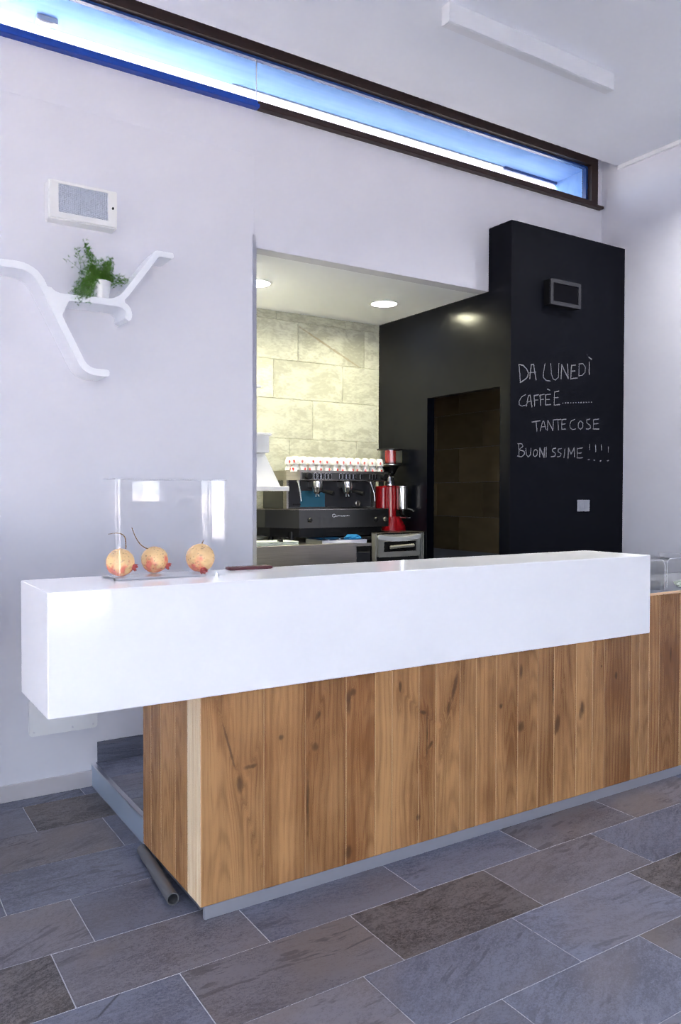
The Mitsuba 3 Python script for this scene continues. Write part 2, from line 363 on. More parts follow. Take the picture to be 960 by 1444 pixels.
add('baseboard_left', box(0.30, 1.10, YL - 0.012, YL, 0, 0.082, 0.002), 'board_tile', kind=S, label='grey tile baseboard along the left wall', cat='baseboard')

# niche: ceiling with two recessed lamps, tiled back wall, left return
nc = box(1.85, XB + 0.07, YU + 0.10, 5.55, ZN, ZN + 0.10)
LAMPS = [(3.437, 4.79), (2.385, 4.79)]
for lx, ly in LAMPS:
    c = trimesh.creation.cylinder(radius=0.098, height=0.5, sections=40); c.apply_translation((lx, ly, ZN))
    nc = cut(nc, c)
add('ceiling_niche', nc, 'ceiling_white', kind=S, label='lowered white ceiling over the bar niche', cat='ceiling')
add('roof_niche', box(1.7, XR + 0.3, YU + 0.10, 6.8, ZN + 0.101, ZN + 0.113), 'bitumen', kind=S)
for (lx, ly), lb in zip(LAMPS, ('round recessed downlight nearer the black wall, lit', 'round recessed downlight beside the metal wall trim, lit')):
    t = thing('downlight', lb, 'ceiling light', 'recessed downlights over the bar niche')
    ring = [(0.096, -0.004), (0.112, -0.004), (0.114, 0.0), (0.098, 0.001), (0.096, 0.06), (0.094, 0.06), (0.094, -0.002), (0.096, -0.004)]
    add('trim_ring', lathe(ring, (lx, ly, ZN), 40), 'satin_white', t, smooth=40)
    d = trimesh.creation.cylinder(radius=0.094, height=0.004, sections=40); d.apply_translation((lx, ly, ZN + 0.032))
    k = add('diffuser', d, 'satin_white', t)
    scene[k]['emitter'] = {'type': 'area', 'radiance': rgb(LAMP * 1.0, LAMP * 0.96, LAMP * 0.68)}
add('wall_niche', box(1.85, XB + 0.07, YB + 0.006, YB + 0.13, 0, ZN), 'niche_grout', kind=S, label='bar niche back wall clad in pale grey stone tiles', cat='wall')
nrows = [(2.848, ZN, 0.35), (2.545, 2.848, 3.062), (2.245, 2.545, 3.478), (1.938, 2.245, 3.198), (1.63, 1.938, 2.987), (1.325, 1.63, 3.30), (1.02, 1.325, 3.10)]
for z0, z1, sx in nrows:
    x = sx - 0.63 * math.ceil((sx - 1.9) / 0.63)
    while x < XB:
        a, b = max(x, 1.86), min(x + 0.63, XB)
        x += 0.63; ident += 1
        if b - a < 0.02: continue
        plank('tile', 'wall_niche', a + 0.0015, b - 0.0015, YB - rng.uniform(0, 0.0015), YB + 0.02, z0 + 0.0015, z1 - 0.0015, 0, 2, ident, 'niche_tile', 0.001)
add('wall_niche_left', box(1.85, 1.95, YU + 0.02, 5.45, 0, ZN), 'plaster', kind=S)

# chalkboard block and the black side wall with its doorway
sidew = box(XB, XB + 0.07, YF + 0.02, YB + 0.02, 0, ZN)
sidew = cut(sidew, box(XB - 0.1, XB + 0.2, 3.99, 4.78, -0.1, 2.245))
add('wall_black', sidew, 'black_paint', kind=S, label='satin black side wall with a doorway cut in it', cat='wall')
blk = box(XB, XR, YF, YF + 0.10, 0, 3.349, 0.001)
blk2 = box(XB, XB + 0.07, YF + 0.05, YU, ZN, 3.349)
add('wall_chalkboard', cat_(blk, blk2, box(XB + 0.07, XR, YF + 0.05, YU, 3.25, 3.349)), 'chalkboard', kind=S, label='matt black chalkboard wall with writing in chalk', cat='wall')
CHALK = [[[(3.915,2.388),(3.925,2.327),(3.93,2.266)],[(3.918,2.388),(3.954,2.386),(3.988,2.365),(4.006,2.338),(3.995,2.305),(3.93,2.266)],[(4.021,2.299),(4.033,2.397),(4.056,2.403),(4.081,2.296)],[(4.019,2.341),(4.079,2.35)],[(4.168,2.415),(4.154,2.363),(4.149,2.321),(4.178,2.301),(4.22,2.3)],[(4.224,2.422),(4.231,2.353),(4.247,2.317),(4.273,2.311),(4.303,2.334),(4.305,2.43)],[(4.33,2.324),(4.334,2.424),(4.403,2.33),(4.394,2.433)],[(4.435,2.429),(4.428,2.332)],[(4.433,2.426),(4.478,2.435)],[(4.429,2.385),(4.472,2.392)],[(4.428,2.332),(4.498,2.343)],[(4.515,2.446),(4.514,2.36)],[(4.513,2.444),(4.553,2.452),(4.581,2.429),(4.579,2.391),(4.548,2.367),(4.51,2.359)],[(4.622,2.467),(4.623,2.381)],[(4.618,2.503),(4.647,2.491)]],[[(3.982,2.189),(3.945,2.172),(3.92,2.139),(3.92,2.115),(3.946,2.107),(3.979,2.116)],[(3.991,2.109),(4.007,2.181),(4.024,2.186),(4.042,2.109)],[(3.994,2.14),(4.039,2.146)],[(4.064,2.189),(4.068,2.116)],[(4.064,2.186),(4.104,2.196)],[(4.065,2.154),(4.099,2.16)],[(4.121,2.195),(4.128,2.124)],[(4.121,2.194),(4.162,2.204)],[(4.124,2.162),(4.157,2.168)],[(4.174,2.2),(4.177,2.128)],[(4.175,2.2),(4.224,2.208)],[(4.175,2.166),(4.215,2.172)],[(4.177,2.129),(4.227,2.136)],[(4.191,2.241),(4.214,2.236)],[(4.264,2.227),(4.261,2.134)],[(4.262,2.226),(4.307,2.236)],[(4.26,2.184),(4.301,2.191)],[(4.261,2.134),(4.317,2.142)],[(4.347,2.154),(4.353,2.154)],[(4.373,2.156),(4.379,2.157)],[(4.4,2.159),(4.406,2.159)],[(4.427,2.161),(4.433,2.161)],[(4.454,2.163),(4.46,2.164)],[(4.481,2.165),(4.488,2.166)],[(4.509,2.168),(4.515,2.168)],[(4.536,2.17),(4.542,2.171)],[(4.564,2.172),(4.57,2.173)],[(4.592,2.175),(4.598,2.175)],[(4.62,2.177),(4.626,2.178)],[(4.648,2.18),(4.654,2.18)]],[[(4.043,2.005),(4.121,2.017)],[(4.083,2.01),(4.092,1.944)],[(4.124,1.945),(4.149,2.014),(4.161,2.017),(4.182,1.959)],[(4.133,1.973),(4.176,1.98)],[(4.196,1.955),(4.199,2.025),(4.251,1.953),(4.255,2.031)],[(4.264,2.031),(4.33,2.038)],[(4.3,2.035),(4.307,1.962)],[(4.342,2.037),(4.339,1.968)],[(4.342,2.035),(4.382,2.041)],[(4.34,2.003),(4.375,2.008)],[(4.339,1.968),(4.38,1.972)],[(4.477,2.046),(4.44,2.035),(4.422,2.007),(4.428,1.982),(4.453,1.971),(4.484,1.978)],[(4.533,2.038),(4.511,2.02),(4.511,1.991),(4.534,1.977),(4.559,1.993),(4.561,2.023),(4.533,2.038)],[(4.636,2.057),(4.602,2.049),(4.602,2.029),(4.637,2.01),(4.645,1.993),(4.616,1.981),(4.597,1.984)],[(4.675,2.054),(4.673,1.984)],[(4.675,2.053),(4.73,2.062)],[(4.674,2.022),(4.724,2.028)],[(4.673,1.984),(4.735,1.99)]],[[(3.918,1.846),(3.923,1.802),(3.921,1.762)],[(3.909,1.852),(3.948,1.851),(3.96,1.836),(3.923,1.81)],[(3.923,1.81),(3.971,1.8),(3.975,1.78),(3.944,1.763),(3.908,1.767)],[(3.988,1.82),(3.991,1.78),(4.011,1.764),(4.034,1.781),(4.036,1.824)],[(4.079,1.819),(4.062,1.803),(4.059,1.778),(4.077,1.766),(4.097,1.781),(4.1,1.808),(4.079,1.819)],[(4.12,1.767),(4.123,1.829),(4.163,1.765),(4.169,1.832)],[(4.187,1.835),(4.184,1.767)],[(4.281,1.833),(4.252,1.827),(4.245,1.812),(4.276,1.797),(4.276,1.778),(4.237,1.771)],[(4.338,1.832),(4.308,1.827),(4.302,1.812),(4.333,1.796),(4.333,1.779),(4.297,1.772)],[(4.375,1.829),(4.366,1.77)],[(4.406,1.767),(4.411,1.837),(4.439,1.797),(4.47,1.842),(4.474,1.777)],[(4.504,1.838),(4.501,1.77)],[(4.504,1.836),(4.558,1.845)],[(4.502,1.804),(4.548,1.809)],[(4.501,1.77),(4.561,1.773)],[(4.634,1.872),(4.637,1.833)],[(4.698,1.87),(4.701,1.822)],[(4.763,1.872),(4.766,1.833)],[(4.842,1.862),(4.84,1.822)],[(4.619,1.76),(4.635,1.762)],[(4.683,1.757),(4.692,1.758)],[(4.752,1.754),(4.762,1.756)],[(4.833,1.758),(4.844,1.76)]]]
for ln, lb in zip(CHALK, ('chalk line DA LUNEDÌ', 'chalk line CAFFÈ E with dots', 'chalk line TANTE COSE', 'chalk line BUONISSIME !!!!')):
    ms = []
    for st in ln:
        pts = []
        for (xa, za), (xb, zb) in zip(st[:-1], st[1:]):
            for t in np.linspace(0, 1, 4)[:-1]:
                pts.append((xa + (xb - xa) * t + rng.uniform(-.0012, .0012), za + (zb - za) * t + rng.uniform(-.0012, .0012)))
        pts.append(st[-1])
        ms.append(extrude_y(LineString(pts).buffer(0.0037 + rng.uniform(-.0008, .0009), quad_segs=3).simplify(0.0004), YF - 0.0009, YF + 0.0005))
    add('chalk_writing', cat_(*ms), 'chalk', 'wall_chalkboard', label=lb)
# dark corridor behind the doorway
add('wall_corridor', box(4.955, XR, YF + 0.12, 6.7, 0, ZN), 'grout', kind=S)
for k, z0 in enumerate((0.98, 1.30, 1.62, 1.94, 2.26, 2.58)):
    y = 4.4 + (0.32 if k % 2 else 0.0)
    while y < 6.5:
        ident += 1
        plank('tile', 'wall_corridor', 4.945, 4.96, y + 0.002, y + 0.638, z0 + 0.002, z0 + 0.318, 1, 2, ident, 'brown_tile', 0.001)
        y += 0.64
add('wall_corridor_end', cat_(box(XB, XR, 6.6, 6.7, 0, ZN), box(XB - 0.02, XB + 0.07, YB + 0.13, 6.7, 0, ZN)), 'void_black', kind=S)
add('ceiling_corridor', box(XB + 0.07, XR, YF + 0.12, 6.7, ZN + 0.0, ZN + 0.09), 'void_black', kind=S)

# strip window
w = 'window_1'
tag(w, 'long dark framed strip window under the ceiling', 'window', kind=S)
X0 = 0.30
def rail(x0, x1, z0, z1, y0=YU - 0.02, y1=YU + 0.075): return box(x0, x1, y0, y1, z0, z1, 0.003)
add('frame', cat_(rail(X0, 4.945, 4.012, 4.078), rail(4.872, 4.945, 3.722, 4.078), rail(2.05, 4.945, ZW + 0.012, 3.744), rail(X0, X0 + 0.06, 3.70, 4.078)), 'frame_brown', w)
add('sill', box(2.05, 4.985, YU - 0.045, YU + 0.08, ZW - 0.004, ZW + 0.016, 0.003), 'frame_brown', w)
add('blue_rail', cat_(rail(X0, 2.05, ZW + 0.012, 3.744), box(X0, 2.05, YU - 0.045, YU + 0.08, ZW - 0.004, ZW + 0.016, 0.003)), 'rail_blue', w, label='bright blue left stretch of the bottom rail')  # left stretch of the bottom rail coloured blue
add('gasket', cat_(box(X0, 4.875, YU + 0.02, YU + 0.05, 3.998, 4.013), box(4.852, 4.873, YU + 0.02, YU + 0.05, 3.74, 4.01)), 'gasket_blue', w)
for a, b in ((X0 + 0.05, 2.065), (2.069, 4.86)):
    p_ = trimesh.Trimesh([[a, YU + 0.04, 3.735], [b, YU + 0.04, 3.735], [b, YU + 0.04, 4.02], [a, YU + 0.04, 4.02]], [[0, 1, 2], [0, 2, 3]], process=False)
    add('pane', p_, 'pane', w)
add('glazing_joint', box(2.0645, 2.0695, YU + 0.036, YU + 0.044, 3.74, 4.015), 'aluminium', w)
add('window_reveal', cat_(box(0.0, 5.3, YU + 0.101, 4.565, 4.052, 4.25), box(0.0, 4.99, YU + 0.076, YU + 0.101, 4.052, 4.088), box(4.98, 5.3, YU + 0.101, 4.565, 3.69, 4.06)), 'reveal', kind=S, label='pale blue reveal outside the strip window', cat='window reveal')
add('drip_bead', box(2.10, 4.40, 4.545, 4.555, 4.044, 4.053), 'plinth_grey', 'window_reveal')
add('drip_bead', box(4.40, 4.98, 4.535, 4.555, 4.030, 4.053), 'gasket_blue', 'window_reveal')
t = thing('bulkhead_lamp', 'small grey lamp box on the reveal outside the strip window', 'lamp')
add('body', box(0.925, 1.035, 4.445, 4.495, 4.022, 4.052, 0.004), 'plinth_grey', t)
add('lens', box(0.935, 1.005, 4.452, 4.488, 4.016, 4.024, 0.002), 'satin_white', t)

# raised bar floor
add('platform', box(1.112, XB, 3.20, YB + 0.01, 0, 0.103), 'slate', kind=S, label='raised bar floor behind the counter', cat='platform')
ya = 3.20
for k in range(4):
    for x0, x1 in ((1.118, 1.75), (1.754, 2.39), (2.394, 3.03), (3.034, 3.83)):
        ident += 1
        plank('tile', 'platform', x0, x1, ya + 0.002, min(ya + 0.32, YL - 0.001) if x0 < 1.8 else ya + 0.32, 0.10, 0.115, 0, 1, ident, 'slate', 0.001)
    ya += 0.322
add('riser', box(1.098, 1.113, 3.20, YL - 0.001, 0, 0.112, 0.001), 'riser', 'platform', label='pale blue grey riser tile')
add('edge_strip', box(1.0965, 1.118, 3.20, YL - 0.001, 0.110, 0.1165), 'aluminium', 'platform', label='metal edge strip')
add('baseboard_platform', box(1.128, XE - 0.02, YL - 0.012, YL - 0.0005, 0.1155, 0.222, 0.001), 'slate', kind=S)

# ------------------------------------------------------------------ the counter
c = thing('bar_counter', 'oak plank bar counter standing on a grey plinth', 'counter')
CX, CY, CB, CT = 1.066, 2.576, 3.19, 0.993
add('carcass', cat_(box(CX + 0.02, 3.43, CY + 0.02, CB - 0.02, 0.052, 0.803), box(3.43, 4.995, CY + 0.02, CB - 0.02, 0.052, CT - 0.022)), 'charcoal', c)
edges = [1.066, 1.312, 1.487, 1.671, 1.81, 1.894, 2.031, 2.121, 2.255, 2.349, 2.467, 2.60, 2.728, 2.836, 2.989, 3.105, 3.193, 3.399, 3.539, 3.624, 3.80, 3.95, 4.12, 4.27, 4.45, 4.60, 4.78, 4.995]
for a, b in zip(edges[:-1], edges[1:]):
    ident += 1
    o = rng.uniform(0, 0.0012)
    top = 0.803 if b <= 3.46 else CT - 0.012
    if a < 3.46 < b:
        plank('plank', c, a + 0.0006, 3.462, CY - o, CY + 0.02, 0.05, 0.803, 0, 2, ident, 'oak')
        plank('plank', c, 3.464, b - 0.0006, CY - o, CY + 0.02, 0.05, CT - 0.012, 0, 2, ident, 'oak')
        continue
    plank('plank', c, a + 0.0006, b - 0.0006, CY - o, CY + 0.02, 0.05, top, 0, 2, ident, 'oak')
eds = [CY, 2.700, 2.82, 2.975, 3.09, CB]
for k, (a, b) in enumerate(zip(eds[:-1], eds[1:])):
    ident += 1
    plank('end_plank', c, CX, CX + 0.02, a + 0.0005 + (0.0205 if k == 0 else 0), b - 0.0005, 0.05, 0.803, 1, 2, ident, 'lit_oak_paint' if k == 0 else 'oak', label='pale sapwood plank at the front corner' if k == 0 else None)
ident += 1
plank('corner_strip', c, CX - 0.0002, CX + 0.0006, CY + 0.001, CY + 0.022, 0.05, 0.803, 1, 2, ident, 'lit_oak_paint', 0.0002)
add('plinth', cat_(box(CX + 0.016, 4.995, CY + 0.003, CY + 0.02, 0, 0.048, 0.001), box(CX + 0.10, CX + 0.12, CY + 0.02, CB - 0.02, 0, 0.05)), 'plinth_grey', c, label='grey metal plinth')
add('worktop', box(3.466, 4.995, CY + 0.012, CB, CT - 0.011, CT, 0.001), 'plinth_grey', c, label='low grey worktop')
add('worktop_edge', box(3.466, 4.995, CY - 0.004, CY + 0.0115, CT - 0.0115, CT, 0.001), 'pale_wood', c, label='pale wooden front edge')
BX0, BX1, BY0, BY1, BZ0, BZ1 = 0.543, 3.463, 2.516, 2.925, 0.806, 1.20
t = add('raised_counter', box(BX0, BX1, BY0, BY1, BZ0, BZ1, 0.003), 'gloss_white', label='long glossy white box forming the raised bar top over the oak counter', cat='counter')
pp = tube([(1.024, 2.735, 0.0235), (1.062, 3.19, 0.0235)], 0.0228, 24, caps=False)
inner = tube([(1.024, 2.735, 0.0235), (1.062, 3.19, 0.0235)], 0.0195, 24, caps=False); inner.invert()
def ring_cap(p, d, r0, r1, seg=24):
    a = np.arange(seg) * 2 * np.pi / seg
    d = np.array(d) / np.linalg.norm(d); n = np.cross(d, [0, 0, 1]); n /= np.linalg.norm(n); b = np.cross(d, n)
    ci = np.cos(a)[:, None] * n + np.sin(a)[:, None] * b
    V = np.vstack([p + r0 * ci, p + r1 * ci]); F = []
    for k in range(seg):
        l = (k + 1) % seg
        F += [[k, l, seg + l], [k, seg + l, seg + k]]
    return trimesh.Trimesh(V, F, process=False)
add('plastic_pipe', cat_(pp, inner, ring_cap(np.array([1.024, 2.735, 0.0235]), (0.038, 0.455, 0), 0.0195, 0.0228)), 'pipe_grey', smooth=50, label='short grey plastic pipe lying on the floor beside the oak counter end', cat='pipe')

# ------------------------------------------------------------------ on the bar top: glass vase, pomegranates, red folder
vx0, vx1, vy0, vy1 = 0.812, 1.238, 2.715, 2.895
vo = sbox(vx0 + 0.018, vy0 + 0.018, vx1 - 0.018, vy1 - 0.018).buffer(0.018, quad_segs=8)
t = thing('glass_vase', 'clear rectangular glass vase holding three pomegranates on the white bar top', 'vase')
ring = np.array(vo.exterior.coords)[:-1]
n_ = len(ring)
V = np.vstack([np.c_[ring, np.full(n_, BZ1 + 0.0105)], np.c_[ring, np.full(n_, BZ1 + 0.3525)]])
add('wall', trimesh.Trimesh(V, [f for k in range(n_) for f in ([k, (k + 1) % n_, n_ + (k + 1) % n_], [k, n_ + (k + 1) % n_, n_ + k])], process=False), 'pane', t, smooth=40)
add('base', extrude_z(vo, BZ1 + 0.0004, BZ1 + 0.0102), 'glass', t, smooth=30)
add('rim', extrude_z(vo.difference(vo.buffer(-0.0055, quad_segs=8)), BZ1 + 0.3528, BZ1 + 0.357), 'glass', t, smooth=30)
def pomegranate(x, y, r, crown, stem, label):
    t = thing('pomegranate', label, 'pomegranate', 'pomegranates in the glass vase')
    z = BZ1 + 0.0106 + r
    m = trimesh.creation.icosphere(subdivisions=4, radius=1.0)
    v = m.vertices.copy()
    crown = np.array(crown, float); crown /= np.linalg.norm(crown)
    lon = meshkit.fbm(v * 2.2 + x * 50, 3)
    ax = v @ crown
    s = 1 + 0.10 * (lon - 0.5) + 0.06 * np.clip(ax - 0.8, 0, 1)
    v = v * s[:, None]
    v *= r / np.abs(v[:, 2].min())
    m.vertices = v * np.array([1.0, 1.0, 1.0]) + (x, y, z)
    add('fruit', m, 'pomegranate_skin', t, smooth=True)
    # calyx: a short crown of pointed lobes
    n = np.cross(crown, [0.3, 0.2, 0.9]); n /= np.linalg.norm(n); b = np.cross(crown, n)
    cc = np.array([x, y, z])
    V, F = [], []
    for k in range(12):
        a = k * math.pi / 6
        e = n * math.cos(a) + b * math.sin(a)
        V += [cc + crown * (r * 0.98) + e * r * 0.20, cc + crown * (r * (1.30 if k % 2 else 1.14)) + e * r * 0.27, cc + crown * (r * 0.98) + e * r * 0.15, cc + crown * (r * (1.28 if k % 2 else 1.13)) + e * r * 0.22]
    for k in range(12):
        i, j = 4 * k, 4 * ((k + 1) % 12)
        F += [[i, j, j + 1], [i, j + 1, i + 1], [i + 2, j + 3, j + 2], [i + 2, i + 3, j + 3], [i + 1, j + 1, j + 3], [i + 1, j + 3, i + 3]]
    add('calyx', trimesh.Trimesh(np.array(V), F, process=False), 'calyx', t)
    if stem:
        pts = cc + np.array(stem)
        tt = np.linspace(0, 1, 14)[:, None]
        q = ((1 - tt) ** 3) * pts[0] + 3 * tt * (1 - tt) ** 2 * pts[1] + 3 * tt ** 2 * (1 - tt) * pts[2] + tt ** 3 * pts[3]
        add('stem', tube(q, np.linspace(0.0022, 0.0014, 14), 7), 'stem_brown', t, smooth=40)
pomegranate(0.848, 2.777, 0.049, (0.75, -0.55, -0.30), [(0.02, 0, 0.047), (0.02, 0, 0.08), (0.03, 0.01, 0.115), (-0.035, 0.02, 0.10)], 'pomegranate with its dried stem at the left end of the glass vase')
pomegranate(0.993, 2.833, 0.049, (0.75, -0.5, -0.42), [(-0.025, 0, 0.041), (-0.06, 0, 0.05), (-0.075, 0.0, 0.09), (-0.085, 0.0, 0.12)], 'pomegranate in the middle of the glass vase, curled stem up')
pomegranate(1.152, 2.783, 0.053, (-0.05, -0.65, -0.75), [(0.012, 0.01, 0.052), (0.014, 0.01, 0.058), (0.016, 0.01, 0.062), (0.02, 0.01, 0.065)], 'largest pomegranate at the right end of the glass vase')
add('folder', rot(box(1.315, 1.50, 2.862, 2.918, BZ1 + 0.0005, BZ1 + 0.012, 0.002), [0, 0, 1], -2.0, (1.4, 2.89, 0)), 'dark_red', label='dark red folder lying at the back edge of the bar top right of the vase', cat='folder')

# clear bent covers on the low worktop
def cover(x0, x1, y0, y1, z0, z1, r, label):
    o = Polygon([(x0, z0), (x1, z0), (x1, z1 - r)] + [(x1 - r + r * math.cos(a), z1 - r + r * math.sin(a)) for a in np.linspace(0.2, math.pi / 2, 8)] + [(x0 + r - r * math.sin(a), z1 - r + r * math.cos(a)) for a in np.linspace(0, math.pi / 2 - 0.2, 8)] + [(x0, z1 - r)])
    i = o.buffer(-0.005).union(sbox(x0 + 0.005, z0 - 0.1, x1 - 0.005, z0 + 0.01))
    t = thing('pastry_cover', label, 'cover', 'clear covers on the low worktop')
    add('shell', extrude_y(o.difference(i), y0, y1), 'acrylic', t, smooth=30)
    add('rim', extrude_y(o.buffer(-0.0006).difference(o.buffer(-0.0046)).difference(sbox(x0 - 1, z0 - 1, x1 + 1, z0 + 0.008)), y0 - 0.0015, y0 - 0.0002), 'satin_white', t, label='white strip painted as the glint on the front edge')  # white strip standing in for light caught on the acrylic edge
    add('paper_napkin', napkin(x0 + (0.6 if x1 < 3.8 else 0.55) * (x1 - x0), y0 + 0.08, z0), 'paper', label=f'crumpled pale paper under the {"first" if x1 < 3.8 else "second"} clear cover', cat='paper')
def napkin(x, y, z):
    m = trimesh.creation.icosphere(subdivisions=3, radius=1.0)
    v = m.vertices.copy()
    v = v * (0.65 + 0.7 * meshkit.noise(v * 2.7 + x * 13))[:, None] * np.array([0.035, 0.03, 0.018])
    v[:, 2] -= v[:, 2].min() - 0.001
    m.vertices = v + (x, y, z)
    return m
cover(3.48, 3.700, 2.60, 2.95, CT + 0.0005, 1.163, 0.035, 'clear bent acrylic cover with rounded corner beside the white bar top')
cover(3.712, 4.15, 2.60, 2.95, CT + 0.0005, 1.168, 0.035, 'clear bent acrylic cover on the low worktop, farther right')

# ------------------------------------------------------------------ wall shelf with potted fern, speakers, access panel
SF = 3.92
def ribbon(pts, t):
    return LineString(pts).buffer(t / 2, cap_style='flat', join_style='round', quad_segs=10)
def bez(p0, p1, p2, n=8): 
    p0, p1, p2 = map(np.array, (p0, p1, p2)); s = np.linspace(0, 1, n)[:, None]
    return [tuple(q) for q in (1 - s) ** 2 * p0 + 2 * s * (1 - s) * p1 + s ** 2 * p2]
RA = [(0.31, 2.553), (0.68, 2.565)] + bez((0.70, 2.566), (0.79, 2.570), (0.825, 2.508)) + [(0.995, 2.175)] + bez((1.005, 2.155), (1.03, 2.10), (1.09, 2.099)) + [(1.148, 2.0985)]
RB = bez((0.86, 2.475), (0.885, 2.442), (0.935, 2.445)) + [(1.12, 2.449)] + bez((1.13, 2.449), (1.195, 2.452), (1.235, 2.505)) + [(1.385, 2.715), (1.395, 2.7275), (1.481, 2.7285)]
RC = [(1.10, 2.449), (1.17, 2.449)] + bez((1.18, 2.449), (1.247, 2.449), (1.247, 2.395)) + [(1.237, 2.372)]
sh = ribbon(RA, 0.034).union(ribbon(RB, 0.030)).union(ribbon(RC, 0.032))
sh = sh.union(Polygon([(0.86, 2.46), (0.93, 2.43), (0.955, 2.43), (0.915, 2.34)])).buffer(0.012).buffer(-0.024).buffer(0.012)
sm = extrude_y(sh.simplify(0.0006), SF, YL + 0.001)
add('branch_shelf', sm, 'shelf_white', smooth=28, label='white branching ribbon shelf mounted on the left wall', cat='shelf')

t = thing('potted_fern', 'green asparagus fern in a small white pot on the branching wall shelf', 'potted plant')
PX, PY, PZ = 1.122, 4.005, 2.4655
add('pot', lathe([(0.0, 0.0), (0.044, 0.0), (0.058, 0.094), (0.060, 0.097), (0.055, 0.097), (0.053, 0.080), (0.0, 0.080)], (PX, PY, PZ), 36), 'satin_white', t, smooth=35)
add('soil', lathe([(0.0, 0.081), (0.0525, 0.081), (0.0525, 0.0805), (0, 0.0805)], (PX, PY, PZ), 24), 'soil', t)
fr = np.random.default_rng(5)
stems, V, F = [], [], []
def needle(p, d, l, w):
    d = d / np.linalg.norm(d)
    s = np.cross(d, fr.normal(size=3)); s /= np.linalg.norm(s) + 1e-9
    n0 = len(V)
    V.extend([p - s * w, p + s * w, p + d * l, p + d * l * 0.45 + np.cross(d, s) * w * 1.3])
    F.extend([[n0, n0 + 1, n0 + 3], [n0 + 1, n0 + 2, n0 + 3], [n0 + 2, n0, n0 + 3]])
specs = []
for k in range(26): specs.append((fr.normal([-0.10, 0, 1.0], [0.45, 0.30, 0.2]), fr.uniform(0.07, 0.13), 0.02, 9))
for k in range(6): specs.append((np.array([fr.normal(-0.32, 0.10), fr.normal(-0.05, 0.06), 1.0]), fr.uniform(0.185, 0.225), 0.01, 12))
for k in range(5): specs.append((np.array([fr.normal(0.42, 0.10), fr.normal(0, 0.1), 1.0]), fr.uniform(0.13, 0.17), 0.02, 10))
for k in range(4): specs.append((np.array([fr.normal(1.0, 0.15), fr.normal(0.0, 0.15), 0.8]), fr.uniform(0.09, 0.11), 0.03, 9))
for k in range(15): specs.append((np.array([fr.normal(-1.0, 0.2), fr.normal(-0.55, 0.25), 0.75]), fr.uniform(0.12, 0.22), 0.62, 13))
for k in range(3): specs.append((np.array([fr.normal(1.2, 0.1), fr.normal(0.1, 0.1), 0.75]), fr.uniform(0.155, 0.175), 0.16, 9))
specs.append((np.array([-0.9, 0.1, 0.9]), 0.20, 0.06, 4))
for d, L, sag, tufts in specs:
    d = np.array(d, float); d[2] = abs(d[2]); d /= np.linalg.norm(d)
    p0 = np.array([PX + fr.normal(0, 0.014), PY + fr.normal(0, 0.014), PZ + 0.08])
    s = np.linspace(0, 1, 9)[:, None]
    q = p0 + d * L * s - np.array([0, 0, 1.0]) * sag * L * 1.8 * s ** 2.2 + fr.normal(0, 0.002, (9, 3)) * s
    q[:, 1] = np.minimum(q[:, 1], YL - 0.012)
    stems.append(tube(q, np.linspace(0.0011, 0.0005, 9), 5))
    for i in range(tufts):
        u_ = 0.28 + 0.72 * i / max(tufts - 1, 1)
        c0 = np.array([np.interp(u_, s[:, 0], q[:, j]) for j in range(3)])
        tang = q[-1] - q[-2]; tang /= np.linalg.norm(tang) + 1e-9
        for br in range(3):
            e = fr.normal(0, 1, 3); e = e - tang * (e @ tang) * 0.7; e /= np.linalg.norm(e)
            c1 = c0 + e * fr.uniform(0.004, 0.024) * (1.25 - 0.5 * u_)
            c1[1] = min(c1[1], YL - 0.008)
            for nn in range(9):
                needle(c1, fr.normal(0, 1, 3) + 0.5 * e, fr.uniform(0.007, 0.014), 0.0008)
V = np.array(V); V[:, 1] = np.minimum(V[:, 1], YL - 0.002)
add('foliage', trimesh.Trimesh(V, F, process=False), 'leaf', t, kind='stuff')
add('stem', cat_(*stems), 'leaf', t, kind='stuff')

t = thing('loudspeaker', 'white wall speaker with grey perforated grille above the branching shelf', 'speaker')
b_ = sbox(0.885, 2.845, 1.22, 3.034).buffer(-0.008).buffer(0.008)
add('cabinet', cat_(extrude_y(b_, 4.028, YL), extrude_y(b_.buffer(-0.006).difference(sbox(0.932, 2.880, 1.172, 3.018)), 4.018, 4.028)), 'cream', t)
add('grille', box(0.930, 1.174, 4.0235, 4.029, 2.878, 3.020), 'grille', t, label='fine perforated grille')
tw = rot(trimesh.creation.cylinder(radius=0.030, height=0.004, sections=32), [1, 0, 0], 90); tw.apply_translation((1.082, 4.0225, 2.945))
add('tweeter', tw, 'grille', t)
sc_ = rot(trimesh.creation.cylinder(radius=0.006, height=0.004, sections=16), [1, 0, 0], 90); sc_.apply_translation((1.197, 4.017, 2.945))
add('screw', sc_, 'black_plastic', t)

t = thing('black_speaker', 'black wall speaker with raised frame high on the chalkboard wall', 'speaker')
b_ = sbox(4.150, 2.815, 4.455, 2.992).buffer(-0.006).buffer(0.006)
add('frame', extrude_y(b_.difference(b_.buffer(-0.026)), 3.825, 3.838), 'charcoal', t)
add('cabinet', extrude_y(b_.buffer(-0.001), 3.838, YF), 'black_plastic', t)
add('grille', extrude_y(b_.buffer(-0.0265), 3.832, 3.838), 'void_black', t)

t = thing('socket', 'small pale grey socket plate low on the chalkboard wall', 'socket')
add('plate', box(4.502, 4.632, YF - 0.010, YF, 1.383, 1.468, 0.003), 'socket_grey', t)
for k in range(2):
    add('rocker', box(4.535 + k * 0.032, 4.565 + k * 0.032, YF - 0.013, YF - 0.009, 1.402, 1.450, 0.001), 'socket_grey', t)

